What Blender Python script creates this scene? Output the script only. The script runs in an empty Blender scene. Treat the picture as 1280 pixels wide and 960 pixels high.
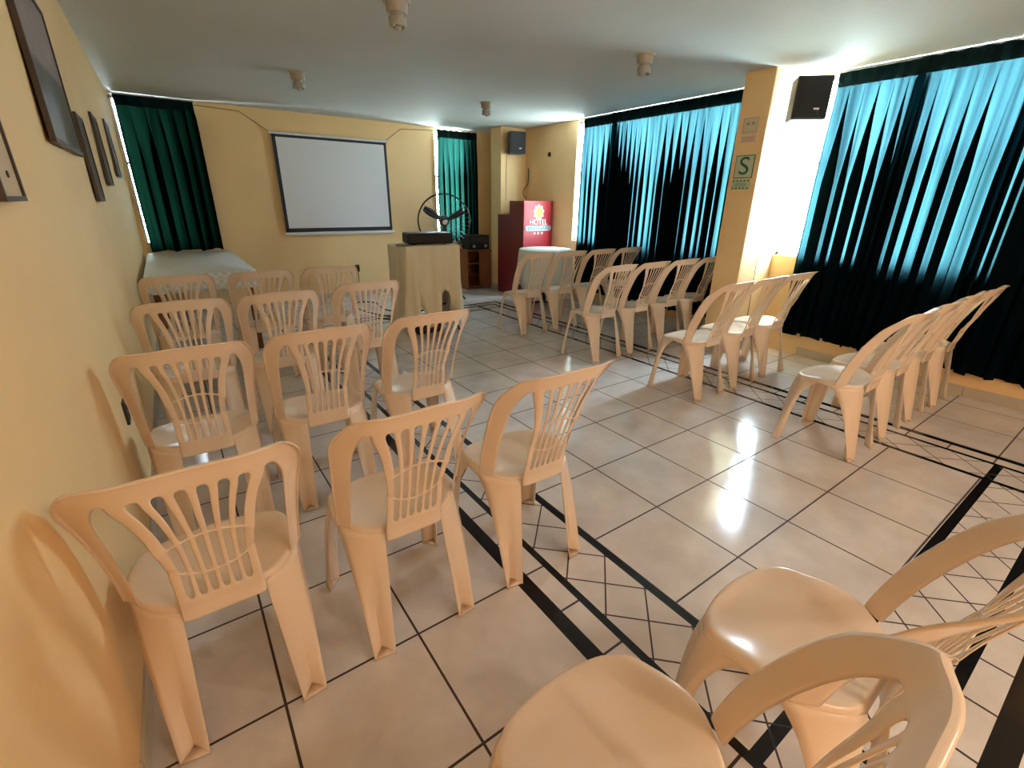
import bpy, bmesh, math, random
from mathutils import Vector, Matrix
random.seed(7)
PI = math.pi
S = bpy.context.scene
COL = S.collection

# ------------------------------------------------------------------ camera
def look(yaw, pitch, roll):
    cy, sy, cp, sp = math.cos(yaw), math.sin(yaw), math.cos(pitch), math.sin(pitch)
    f = Vector((cp*cy, cp*sy, sp)); r = Vector((sy, -cy, 0)); u = r.cross(f)
    cr, sr = math.cos(roll), math.sin(roll)
    return cr*r + sr*u, -sr*r + cr*u, f
cam = bpy.data.cameras.new('camera'); cam.sensor_width = 36; cam.lens = 580.685/1280*36
cam.clip_start = 0.02
camo = bpy.data.objects.new('camera', cam); COL.objects.link(camo)
r_, u_, f_ = look(0.949899, -0.374291, 0.013077)
M = Matrix((r_, u_, -f_)).transposed().to_4x4(); M.translation = (0, 0, 1.4794)
camo.matrix_world = M
S.camera = camo

# ------------------------------------------------------------------ world, light, exposure
SKY = 52.0
w = bpy.data.worlds.new('daylight'); S.world = w; w.use_nodes = True
nt = w.node_tree; nt.nodes.clear()
out = nt.nodes.new('ShaderNodeOutputWorld'); bg = nt.nodes.new('ShaderNodeBackground')
tc = nt.nodes.new('ShaderNodeTexCoord'); sep = nt.nodes.new('ShaderNodeSeparateXYZ')
rmp = nt.nodes.new('ShaderNodeValToRGB')
rmp.color_ramp.elements[0].position = 0.44; rmp.color_ramp.elements[0].color = (.64, .76, .74, 1)
rmp.color_ramp.elements[1].position = 0.56; rmp.color_ramp.elements[1].color = (.72, .86, 1.0, 1)
mr = nt.nodes.new('ShaderNodeMapRange'); mr.inputs[1].default_value = -1; mr.inputs[2].default_value = 1
nt.links.new(tc.outputs['Generated'], sep.inputs[0]); nt.links.new(sep.outputs[2], mr.inputs[0])
nt.links.new(mr.outputs[0], rmp.inputs[0]); nt.links.new(rmp.outputs[0], bg.inputs[0])
bg.inputs[1].default_value = SKY
nt.links.new(bg.outputs[0], out.inputs[0])
def portal(name, loc, rot, sx, sy):          # guides the sky's own light through an opening, gives no light itself
    l = bpy.data.lights.new(name, 'AREA'); l.shape = 'RECTANGLE'; l.size = sx; l.size_y = sy
    l.cycles.is_portal = True
    o = bpy.data.objects.new(name, l); COL.objects.link(o); o.location = loc; o.rotation_euler = rot
    return o
portal('window_portal', (5.32, 1.70, 1.80), (0, PI/2, 0), 1.56, 1.72)
portal('window_portal', (5.32, 4.265, 1.77), (0, PI/2, 0), 1.62, 2.88)
portal('window_portal', (4.175, 7.87, 1.75), (-PI/2, 0, 0), .56, 1.66)
portal('window_portal', (.08, 7.87, 1.75), (-PI/2, 0, 0), .8, 1.66)
S.view_settings.view_transform = 'Standard'; S.view_settings.look = 'None'
S.view_settings.gamma = 1; S.view_settings.use_curve_mapping = False
S.view_settings.exposure = 0.82
S.cycles.use_denoising = True
S.cycles.max_bounces = 10; S.cycles.diffuse_bounces = 6; S.cycles.glossy_bounces = 4
S.cycles.transmission_bounces = 6; S.cycles.transparent_max_bounces = 12
S.cycles.sample_clamp_indirect = 12; S.cycles.caustics_reflective = False; S.cycles.caustics_refractive = False
S.cycles.blur_glossy = 0.5

# ------------------------------------------------------------------ materials
MATS = {}
def mat(name, color, rough=.5, metal=0, spec=.5, noise=0, nscale=8, bump=0, bscale=40, emit=0, sheen=0, coat=0):
    if name in MATS: return MATS[name]
    m = bpy.data.materials.new(name); m.use_nodes = True; MATS[name] = m
    t = m.node_tree; b = t.nodes['Principled BSDF']
    b.inputs['Base Color'].default_value = (*color, 1); b.inputs['Roughness'].default_value = rough
    b.inputs['Metallic'].default_value = metal; b.inputs['Specular IOR Level'].default_value = spec
    if coat: b.inputs['Coat Weight'].default_value = coat
    if noise or bump:
        c = t.nodes.new('ShaderNodeTexCoord')
    if noise:
        n = t.nodes.new('ShaderNodeTexNoise'); n.inputs['Scale'].default_value = nscale; n.inputs['Detail'].default_value = 5
        mx = t.nodes.new('ShaderNodeMix'); mx.data_type = 'RGBA'
        mx.inputs[6].default_value = (*[max(0, x*(1-noise)) for x in color], 1)
        mx.inputs[7].default_value = (*[min(1, x*(1+noise)) for x in color], 1)
        t.links.new(c.outputs['Object'], n.inputs['Vector']); t.links.new(n.outputs[0], mx.inputs[0])
        t.links.new(mx.outputs[2], b.inputs['Base Color'])
    if bump:
        n2 = t.nodes.new('ShaderNodeTexNoise'); n2.inputs['Scale'].default_value = bscale; n2.inputs['Detail'].default_value = 4
        bp = t.nodes.new('ShaderNodeBump'); bp.inputs['Strength'].default_value = bump; bp.inputs['Distance'].default_value = .01
        t.links.new(c.outputs['Object'], n2.inputs['Vector']); t.links.new(n2.outputs[0], bp.inputs['Height'])
        t.links.new(bp.outputs[0], b.inputs['Normal'])
    return m
WALL = mat('yellow_wall_paint', (.84, .585, .295), .55, spec=.3, noise=.06, nscale=2.5, bump=.12, bscale=60)
CEIL = mat('ceiling_paint', (.58, .585, .59), .7, spec=.2, noise=.08, nscale=1.3, bump=.15, bscale=18)
PLAST = mat('cream_plastic', (.82, .655, .51), .23, spec=.5, noise=.03, nscale=6, bump=.04, bscale=90)
def seat_mat():
    m = PLAST.copy(); m.name = 'cream_plastic_ribbed'; t = m.node_tree; b = t.nodes['Principled BSDF']
    c = t.nodes.new('ShaderNodeTexCoord'); wv = t.nodes.new('ShaderNodeTexWave'); wv.bands_direction = 'X'; wv.wave_profile = 'SAW'; wv.inputs['Scale'].default_value = 5.2
    bp = t.nodes.new('ShaderNodeBump'); bp.inputs['Strength'].default_value = .6; bp.inputs['Distance'].default_value = .003
    t.links.new(c.outputs['Object'], wv.inputs['Vector']); t.links.new(wv.outputs[1], bp.inputs['Height']); t.links.new(bp.outputs[0], b.inputs['Normal'])
    return m
PLASTS = seat_mat()
BLACK = mat('black_plastic', (.010, .010, .011), .5, spec=.3)
BLACKMET = mat('black_metal', (.015, .014, .014), .35, metal=.3)
DKSPK = mat('speaker_black', (.02, .02, .024), .55, bump=.3, bscale=200)
WHITE = mat('white_plastic', (.75, .74, .72), .4)
SCREEN = mat('screen_fabric', (.72, .72, .74), .8, spec=.1)
NAVY = mat('screen_border', (.012, .015, .03), .6)
CLOTH = mat('cream_cloth', (.82, .72, .53), .9, spec=.1, noise=.04, nscale=12, bump=.2, bscale=300)
CLOTHW = mat('white_cloth', (.70, .68, .62), .9, spec=.1, bump=.2, bscale=300)
WOOD = mat('brown_wood', (.22, .075, .028), .4, noise=.3, nscale=5)
RED = mat('red_laminate', (.15, .008, .012), .35)
REDS = mat('red_panel', (.34, .014, .022), .42, spec=.35)
DKWOOD = mat('dark_frame', (.045, .028, .018), .45)
STEEL = mat('grey_metal', (.45, .45, .46), .35, metal=.8)
SKIRT = mat('skirting_tile', (.55, .47, .37), .2, noise=.06, nscale=6)
GREEN = mat('sign_green', (.01, .12, .06), .5)
SIGNW = mat('sign_paper', (.50, .55, .38), .6)
PAPER = mat('paper', (.62, .52, .36), .7)
PINK = mat('red_print', (.62, .22, .18), .7)
GOLD = mat('logo_yellow', (.80, .46, .03), .5)
LOGOW = mat('logo_white', (.72, .69, .67), .5)
LOGOB = mat('logo_blue', (.03, .09, .14), .5)
RUBBER = mat('cable_black', (.01, .01, .01), .5)
WIRE = mat('wire_brown', (.20, .13, .06), .6)
CERAM = mat('ceramic_holder', (.42, .39, .33), .35)
ALU = mat('window_aluminium', (.80, .81, .82), .4, metal=0)
EXT = mat('dimming_slab_dark', (.08, .10, .07), .9, noise=.3, nscale=3)  # dark colour for the slab added to dim the left far window

def mat_glass(name, tint):
    m = bpy.data.materials.new(name); m.use_nodes = True; t = m.node_tree; t.nodes.clear()
    o = t.nodes.new('ShaderNodeOutputMaterial'); tr = t.nodes.new('ShaderNodeBsdfTransparent'); gl = t.nodes.new('ShaderNodeBsdfGlossy')
    tr.inputs[0].default_value = (*tint, 1); gl.inputs['Roughness'].default_value = .02
    mx = t.nodes.new('ShaderNodeMixShader'); mx.inputs[0].default_value = .05
    t.links.new(tr.outputs[0], mx.inputs[1]); t.links.new(gl.outputs[0], mx.inputs[2]); t.links.new(mx.outputs[0], o.inputs[0])
    return m
GLASS = mat_glass('clear_glass', (.95, .98, 1)); GLASSG = mat_glass('green_glass', (.86, .93, .92))
def mat_curtain(name, diff, trans, fac):
    m = bpy.data.materials.new(name); m.use_nodes = True; t = m.node_tree; t.nodes.clear()
    o = t.nodes.new('ShaderNodeOutputMaterial'); d = t.nodes.new('ShaderNodeBsdfDiffuse'); r = t.nodes.new('ShaderNodeBsdfTranslucent')
    d.inputs[0].default_value = (*diff, 1); r.inputs[0].default_value = (*trans, 1)
    mx = t.nodes.new('ShaderNodeMixShader'); mx.inputs[0].default_value = fac
    c = t.nodes.new('ShaderNodeTexCoord'); n = t.nodes.new('ShaderNodeTexNoise'); n.inputs['Scale'].default_value = 250
    mp = t.nodes.new('ShaderNodeMapping'); mp.inputs['Scale'].default_value = (26, 26, .35)
    n3 = t.nodes.new('ShaderNodeTexNoise'); n3.inputs['Scale'].default_value = 1.0; n3.inputs['Detail'].default_value = 4  # vertical streaks: light and shade of layered folds put into the translucent colour
    mr = t.nodes.new('ShaderNodeMapRange'); mr.inputs[1].default_value = .32; mr.inputs[2].default_value = .68; mr.inputs[3].default_value = .38; mr.inputs[4].default_value = 1.25
    vm = t.nodes.new('ShaderNodeVectorMath'); vm.operation = 'SCALE'; vm.inputs[0].default_value = trans
    t.links.new(c.outputs['Object'], mp.inputs[0]); t.links.new(mp.outputs[0], n3.inputs['Vector']); t.links.new(n3.outputs[0], mr.inputs[0])
    t.links.new(mr.outputs[0], vm.inputs[3]); t.links.new(vm.outputs[0], r.inputs[0])
    bp = t.nodes.new('ShaderNodeBump'); bp.inputs['Strength'].default_value = .15
    t.links.new(c.outputs['Object'], n.inputs['Vector']); t.links.new(n.outputs[0], bp.inputs['Height'])
    t.links.new(bp.outputs[0], d.inputs['Normal'])
    t.links.new(d.outputs[0], mx.inputs[1]); t.links.new(r.outputs[0], mx.inputs[2]); t.links.new(mx.outputs[0], o.inputs[0])
    return m
CURT = mat_curtain('teal_curtain', (.004, .013, .018), (.0105, .031, .037), .62)
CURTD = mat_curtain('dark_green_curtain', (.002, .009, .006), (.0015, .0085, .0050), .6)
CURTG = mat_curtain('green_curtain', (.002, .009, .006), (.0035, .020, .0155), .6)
HEADM = mat_curtain('curtain_heading', (.008, .02, .022), (.01, .03, .03), .2)

# floor: procedural tiles, two black border bands with a lattice between
def mat_floor():
    m = bpy.data.materials.new('ceramic_floor_tiles'); m.use_nodes = True; t = m.node_tree; b = t.nodes['Principled BSDF']
    def math_(op, a, c=None, d=None):
        n = t.nodes.new('ShaderNodeMath'); n.operation = op
        for i, v in enumerate((a, c, d)):
            if v is None: continue
            if isinstance(v, (int, float)): n.inputs[i].default_value = v
            else: t.links.new(v, n.inputs[i])
        return n.outputs[0]
    tc = t.nodes.new('ShaderNodeTexCoord'); sp = t.nodes.new('ShaderNodeSeparateXYZ'); t.links.new(tc.outputs['Object'], sp.inputs[0])
    X, Y = sp.outputs[0], sp.outputs[1]
    def inr(c, a, e): return math_('COMPARE', c, (a+e)/2, (e-a)/2)
    def per(c, phase, P, hw):
        q = math_('FLOORED_MODULO', math_('SUBTRACT', c, phase-P/2), P)
        return math_('COMPARE', q, P/2, hw)
    mul = lambda a, c: math_('MULTIPLY', a, c)
    mx = lambda *a: a[0] if len(a) == 1 else math_('MAXIMUM', a[0], mx(*a[1:]))
    sub = lambda a, c: math_('SUBTRACT', a, c)
    R = [((1.357, 3.605), (.300, 5.735)), ((1.318, 3.642), (.258, 5.765)), ((1.080, 3.885), (.030, 5.965)),
         ((1.047, 3.918), (-.008, 6.000)), ((.957, 4.005), (-.095, 6.095)), ((.894, 4.052), (-.165, 6.140))]
    RM = [mul(inr(X, *a), inr(Y, *c)) for a, c in R]
    F = [sub(RM[k+1], RM[k]) for k in range(5)]
    ext = mx(*[mul(inr(X, *a), RM[2]) for a in ((1.318, 1.357), (3.605, 3.642))],
             *[mul(inr(Y, *a), RM[2]) for a in ((.258, .300), (5.735, 5.765))])
    black = mx(F[0], F[2], F[4], ext)
    s, d = math_('ADD', X, Y), math_('SUBTRACT', X, Y)
    P2 = .2266
    lat = mul(F[1], mx(per(s, 1.2+.763, P2, .0048), per(d, 1.2-.763, P2, .0048)))
    strip = mul(F[3], mx(per(Y, .7605, P2, .0045), per(X, 1.813, P2, .0045)))
    grid = mx(per(X, .007, .45, .0042), per(Y, .308, .45, .0042))
    main = mul(grid, math_('MAXIMUM', RM[0], math_('SUBTRACT', 1, RM[5])))
    grout = mx(lat, strip, main)
    # tile colour
    n1 = t.nodes.new('ShaderNodeTexNoise'); n1.inputs['Scale'].default_value = 3.5; n1.inputs['Detail'].default_value = 6; n1.inputs['Roughness'].default_value = .6
    t.links.new(tc.outputs['Object'], n1.inputs['Vector'])
    r = t.nodes.new('ShaderNodeValToRGB'); r.color_ramp.elements[0].position = .3; r.color_ramp.elements[0].color = (.58, .525, .495, 1)
    r.color_ramp.elements[1].position = .72; r.color_ramp.elements[1].color = (.76, .71, .68, 1)
    t.links.new(n1.outputs[0], r.inputs[0])
    def cmix(fac, a, c):
        n = t.nodes.new('ShaderNodeMix'); n.data_type = 'RGBA'; t.links.new(fac, n.inputs[0])
        for i, v in ((6, a), (7, c)):
            if isinstance(v, tuple): n.inputs[i].default_value = (*v, 1)
            else: t.links.new(v, n.inputs[i])
        return n.outputs[2]
    c1 = cmix(grout, r.outputs[0], (.045, .026, .020)); c2 = cmix(black, c1, (.010, .010, .011))
    t.links.new(c2, b.inputs['Base Color'])
    rg = t.nodes.new('ShaderNodeMapRange'); rg.inputs[3].default_value = .08; rg.inputs[4].default_value = .17
    n2 = t.nodes.new('ShaderNodeTexNoise'); n2.inputs['Scale'].default_value = 25; n2.inputs['Detail'].default_value = 5
    t.links.new(tc.outputs['Object'], n2.inputs['Vector']); t.links.new(n2.outputs[0], rg.inputs[0])
    t.links.new(math_('ADD', rg.outputs[0], math_('MULTIPLY', grout, .4)), b.inputs['Roughness'])
    bp = t.nodes.new('ShaderNodeBump'); bp.inputs['Strength'].default_value = .25; bp.inputs['Distance'].default_value = .002
    t.links.new(math_('SUBTRACT', 1, grout), bp.inputs['Height']); t.links.new(bp.outputs[0], b.inputs['Normal'])
    return m
FLOOR = mat_floor(); FLOOR.node_tree.nodes['Principled BSDF'].inputs['Specular IOR Level'].default_value = .42
def mat_gingham():
    m = bpy.data.materials.new('checked_white_cloth'); m.use_nodes = True; t = m.node_tree; b = t.nodes['Principled BSDF']
    tc = t.nodes.new('ShaderNodeTexCoord'); ck = t.nodes.new('ShaderNodeTexChecker'); ck.inputs['Scale'].default_value = 28
    ck.inputs[1].default_value = (.78, .80, .79, 1); ck.inputs[2].default_value = (.62, .66, .68, 1)
    t.links.new(tc.outputs['Object'], ck.inputs['Vector']); t.links.new(ck.outputs[0], b.inputs['Base Color']); b.inputs['Roughness'].default_value = .6
    return m
GING = mat_gingham()
def mat_picture():
    m = bpy.data.materials.new('landscape_print'); m.use_nodes = True; t = m.node_tree; b = t.nodes['Principled BSDF']
    tc = t.nodes.new('ShaderNodeTexCoord'); sp = t.nodes.new('ShaderNodeSeparateXYZ'); t.links.new(tc.outputs['Object'], sp.inputs[0])
    n = t.nodes.new('ShaderNodeTexNoise'); n.inputs['Scale'].default_value = 6; n.inputs['Detail'].default_value = 6
    t.links.new(tc.outputs['Object'], n.inputs['Vector'])
    r = t.nodes.new('ShaderNodeValToRGB'); r.color_ramp.interpolation = 'LINEAR'
    r.color_ramp.elements[0].position = .47; r.color_ramp.elements[0].color = (.05, .065, .06, 1)
    r.color_ramp.elements[1].position = .48; r.color_ramp.elements[1].color = (.26, .20, .20, 1)
    a = t.nodes.new('ShaderNodeMath'); a.operation = 'MULTIPLY_ADD'; a.inputs[1].default_value = 1.0; a.inputs[2].default_value = .48
    t.links.new(sp.outputs[2], a.inputs[0])
    t.links.new(a.outputs[0], r.inputs[0])
    mx = t.nodes.new('ShaderNodeMix'); mx.data_type = 'RGBA'; mx.blend_type = 'OVERLAY'; mx.inputs[0].default_value = .5
    t.links.new(r.outputs[0], mx.inputs[6]); t.links.new(n.outputs[0], mx.inputs[7]); t.links.new(mx.outputs[2], b.inputs['Base Color'])
    b.inputs['Roughness'].default_value = .3
    return m
PICT = mat_picture()

# ------------------------------------------------------------------ mesh helpers
class MB:
    def __init__(s): s.v = []; s.f = []
    def add(s, v, f):
        o = len(s.v); s.v += [tuple(p) for p in v]; s.f += [tuple(i+o for i in q) for q in f]; return s
    def box(s, a, b, rot=0, c=None):
        x0, y0, z0 = a; x1, y1, z1 = b
        v = [(x0,y0,z0),(x1,y0,z0),(x1,y1,z0),(x0,y1,z0),(x0,y0,z1),(x1,y0,z1),(x1,y1,z1),(x0,y1,z1)]
        if rot:
            cx, cy = c or ((x0+x1)/2, (y0+y1)/2); k, n = math.cos(rot), math.sin(rot)
            v = [(cx+(p[0]-cx)*k-(p[1]-cy)*n, cy+(p[0]-cx)*n+(p[1]-cy)*k, p[2]) for p in v]
        return s.add(v, [(0,3,2,1),(4,5,6,7),(0,1,5,4),(1,2,6,5),(2,3,7,6),(3,0,4,7)])
    def tube(s, pts, r, n=8, closed=False):
        pts = [Vector(p) for p in pts]; N = len(pts); vs = []; up = Vector((0, 0, 1))
        rr = r if isinstance(r, (list, tuple)) else [r]*N
        prev = None
        for i, p in enumerate(pts):
            if closed: d = pts[(i+1) % N]-pts[i-1]
            else: d = pts[min(i+1, N-1)]-pts[max(i-1, 0)]
            d.normalize()
            a = prev if prev is not None else (up if abs(d.z) < .9 else Vector((1, 0, 0)))
            x = a-d*a.dot(d)
            if x.length < 1e-5: x = Vector((1, 0, 0))-d*d.x
            x.normalize(); prev = x; y = d.cross(x)
            vs += [p+(x*math.cos(2*PI*k/n)+y*math.sin(2*PI*k/n))*rr[i] for k in range(n)]
        fs = []
        for i in range(N if closed else N-1):
            j = (i+1) % N
            fs += [(i*n+k, i*n+(k+1) % n, j*n+(k+1) % n, j*n+k) for k in range(n)]
        if not closed: fs += [tuple(range(n-1, -1, -1)), tuple((N-1)*n+k for k in range(n))]
        return s.add(vs, fs)
    def lathe(s, prof, c=(0,0,0), n=20, axis=None):
        vs = []; fs = []
        for r, z in prof: vs += [(r*math.cos(2*PI*k/n), r*math.sin(2*PI*k/n), z) for k in range(n)]
        for i in range(len(prof)-1):
            fs += [(i*n+k, i*n+(k+1) % n, (i+1)*n+(k+1) % n, (i+1)*n+k) for k in range(n)]
        fs += [tuple(range(n-1, -1, -1)), tuple((len(prof)-1)*n+k for k in range(n))]
        if axis is not None:
            q = Vector((0,0,1)).rotation_difference(Vector(axis)); vs = [q @ Vector(p) for p in vs]
        return s.add([(p[0]+c[0], p[1]+c[1], p[2]+c[2]) for p in vs], fs)
    def prism(s, poly, ext):     # poly: list of 3-D points, ext: vector
        n = len(poly); e = Vector(ext); v = [Vector(p) for p in poly]; v += [p+e for p in v]
        return s.add(v, [tuple(range(n-1, -1, -1)), tuple(range(n, 2*n))]+[(i, (i+1) % n, n+(i+1) % n, n+i) for i in range(n)])
    def mesh(s, name, m, smooth=False, bev=0, angle=40):
        me = bpy.data.meshes.new(name); me.from_pydata(s.v, [], s.f); me.update()
        bm = bmesh.new(); bm.from_mesh(me)
        bmesh.ops.recalc_face_normals(bm, faces=bm.faces)
        if bev: bmesh.ops.bevel(bm, geom=[e for e in bm.edges if len(e.link_faces) == 2 and e.calc_face_angle(0) > .6], offset=bev, segments=2, affect='EDGES', profile=.6)
        bm.to_mesh(me); bm.free()
        me.materials.append(m)
        if smooth:
            me.polygons.foreach_set('use_smooth', [True]*len(me.polygons)); me.set_sharp_from_angle(angle=math.radians(angle))
        return me
    def build(s, name, m, parent=None, smooth=False, bev=0, angle=40):
        o = bpy.data.objects.new(name, s.mesh(name, m, smooth, bev, angle)); COL.objects.link(o)
        if parent:
            o.parent = parent; o.matrix_parent_inverse = parent.matrix_basis.inverted()
        return o
def tag(o, label, cat, group=None):
    o['label'] = label; o['category'] = cat
    if group: o['group'] = group
    return o
def thing(name, label, cat, loc=(0,0,0), rz=0, group=None):
    o = bpy.data.objects.new(name, None); COL.objects.link(o); o.location = loc; o.rotation_euler = (0,0,rz); o.empty_display_size = .1
    return tag(o, label, cat, group)
def struct(o): o['kind'] = 'structure'; return o
def applied(o, mods):
    for kind, kw in mods:
        m = o.modifiers.new(kind, kind)
        for k, v in kw.items(): setattr(m, k, v)
    dg = bpy.context.evaluated_depsgraph_get()
    me = bpy.data.meshes.new_from_object(o.evaluated_get(dg)); o.modifiers.clear(); old = o.data; o.data = me; me.name = old.name
    return o
def text_mesh(name, s, size, m, parent, mw, depth=.001):
    cu = bpy.data.curves.new(name, 'FONT'); cu.body = s; cu.size = size; cu.extrude = depth; cu.align_x = 'CENTER'; cu.align_y = 'CENTER'
    o = bpy.data.objects.new(name, cu); COL.objects.link(o)
    dg = bpy.context.evaluated_depsgraph_get(); me = bpy.data.meshes.new_from_object(o.evaluated_get(dg))
    bpy.data.objects.remove(o); me.materials.clear(); me.materials.append(m)
    me.transform(mw)
    o = bpy.data.objects.new(name, me); COL.objects.link(o)
    o.parent = parent
    if parent: o.matrix_parent_inverse = parent.matrix_basis.inverted()
    return o

# ------------------------------------------------------------------ room shell
H = 2.595; XR = 5.2; YF = 7.75; YB = -2.4
def wall_x(y, z): return -.352+.006*y+.025*z
MB().box((-1.2, YB-.3, -.12), (XR+.35, YF+.35, 0)).build('floor', FLOOR); struct(bpy.data.objects['floor'])
struct(MB().box((-1.2, YB-.3, H), (XR+.35, YF+.35, H+.12)).build('ceiling', CEIL))
b = MB(); P = [(wall_x(YB-.2, 0), YB-.2, 0), (wall_x(YF+.2, 0), YF+.2, 0), (wall_x(YF+.2, H), YF+.2, H), (wall_x(YB-.2, H), YB-.2, H)]
struct(b.prism(P, (-.2, 0, 0)).build('wall_left', WALL))
def holed(name, m, axis, at, thick, lo, hi, holes):
    """wall slab along axis ('x' wall: plane x=at spanning y lo..hi), holes=(a,b,z0,z1)"""
    b = MB(); cuts = sorted({lo, hi, *[h[0] for h in holes], *[h[1] for h in holes]})
    def bx(a, c, z0, z1):
        if axis == 'x': b.box((at, a, z0), (at+thick, c, z1))
        else: b.box((a, at, z0), (c, at+thick, z1))
    for a, c in zip(cuts, cuts[1:]):
        hs = [h for h in holes if h[0] <= a+1e-6 and h[1] >= c-1e-6]
        if not hs: bx(a, c, 0, H)
        else:
            if hs[0][2] > 0: bx(a, c, 0, hs[0][2])
            if hs[0][3] < H: bx(a, c, hs[0][3], H)
    return struct(b.build(name, m))
W1 = (.85, 2.55, .99, 2.57); W2 = (2.83, 5.70, .92, 2.575)
W3 = (-.24, .50, .90, 2.57); W4 = (3.90, 4.45, .90, 2.57)
holed('wall_right', WALL, 'x', XR, .10, YB, YF+.10, [W1, W2])
holed('wall_far', WALL, 'y', YF, .10, -.6, XR, [W3, W4])
struct(MB().box((-.6, YB-.2, 0), (XR+.25, YB, H)).build('wall_back', WALL))
# pillars
struct(MB().box((4.60, 2.55, 0), (XR, 2.83, H)).build('trim_1', WALL, bev=.006))
struct(MB().box((4.69, 6.95, 0), (XR, 7.25, H)).build('trim_2', WALL, bev=.006))
# windows
def window(n, axis, at, W, mull, transom):
    a, c, z0, z1 = W; fr = MB(); g1 = MB(); g2 = MB(); t = .028; y0, y1 = at+.05, at+.08
    def bx(b, p, q, za, zb, d0=y0, d1=y1):
        if axis == 'x': b.box((d0, p, za), (d1, q, zb))
        else: b.box((p, d0, za), (q, d1, zb))
    bx(fr, a, c, z0, z0+t); bx(fr, a, c, z1-t, z1); bx(fr, a, a+t, z0, z1); bx(fr, c-t, c, z0, z1)
    for k in range(1, mull): bx(fr, a+(c-a)*k/mull-t/2, a+(c-a)*k/mull+t/2, z0+t, z1-t)
    bx(fr, a+t, c-t, transom-t/2, transom+t/2)
    bx(g1, a+t, c-t, transom, z1-t, y0+.02, y0+.026); bx(g2, a+t, c-t, z0+t, transom, y0+.02, y0+.026)
    o = struct(fr.build('window_%d' % n, ALU)); p = g1.build('pane', GLASS, o); q = g2.build('pane', GLASSG, o)
    return o
window(1, 'x', XR, W1, 4, 1.86); window(2, 'x', XR, W2, 3, 1.86); window(3, 'y', YF, W3, 1, 1.86); window(4, 'y', YF, W4, 1, 1.86)
# skirting tiles
def skirt(name, boxes):
    b = MB()
    for p, q in boxes: b.box(p, q)
    return struct(b.build(name, SKIRT, bev=.002))
sk = []
for k in range(23):
    y = YB+.45*k
    if y+.45 > 2.55 and y < 2.83: continue
    if y+.44 < YF: sk.append(((XR-.012, y+.003, 0), (XR, y+.447, .085)))
skirt('baseboard_right', sk)
b = MB()
for k in range(22):
    y = YB+.45*k; x = wall_x(y, 0)
    b.box((x-.02, y+.003, 0), (x+.012, y+.447, .08))
struct(b.build('baseboard_left', SKIRT))
skirt('baseboard_far', [((-.28+.45*k+.003, YF-.012, 0), (-.28+.45*k+.447, YF, .085)) for k in range(12)])
b = MB(); b.box((4.588, 2.552, 0), (4.60, 2.828, .085)); b.box((4.60, 2.538, 0), (5.18, 2.55, .085))
b.box((4.678, 6.95, 0), (4.69, 7.25, .085)); b.box((4.69, 6.938, 0), (5.18, 6.95, .085))
struct(b.build('baseboard_pillars', SKIRT))
# unseen slab added close outside the left far window to dim it
struct(MB().box((-.17, 8.06, -1), (2.9, 8.2, 3.6)).build('dimming_slab', EXT))

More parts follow.
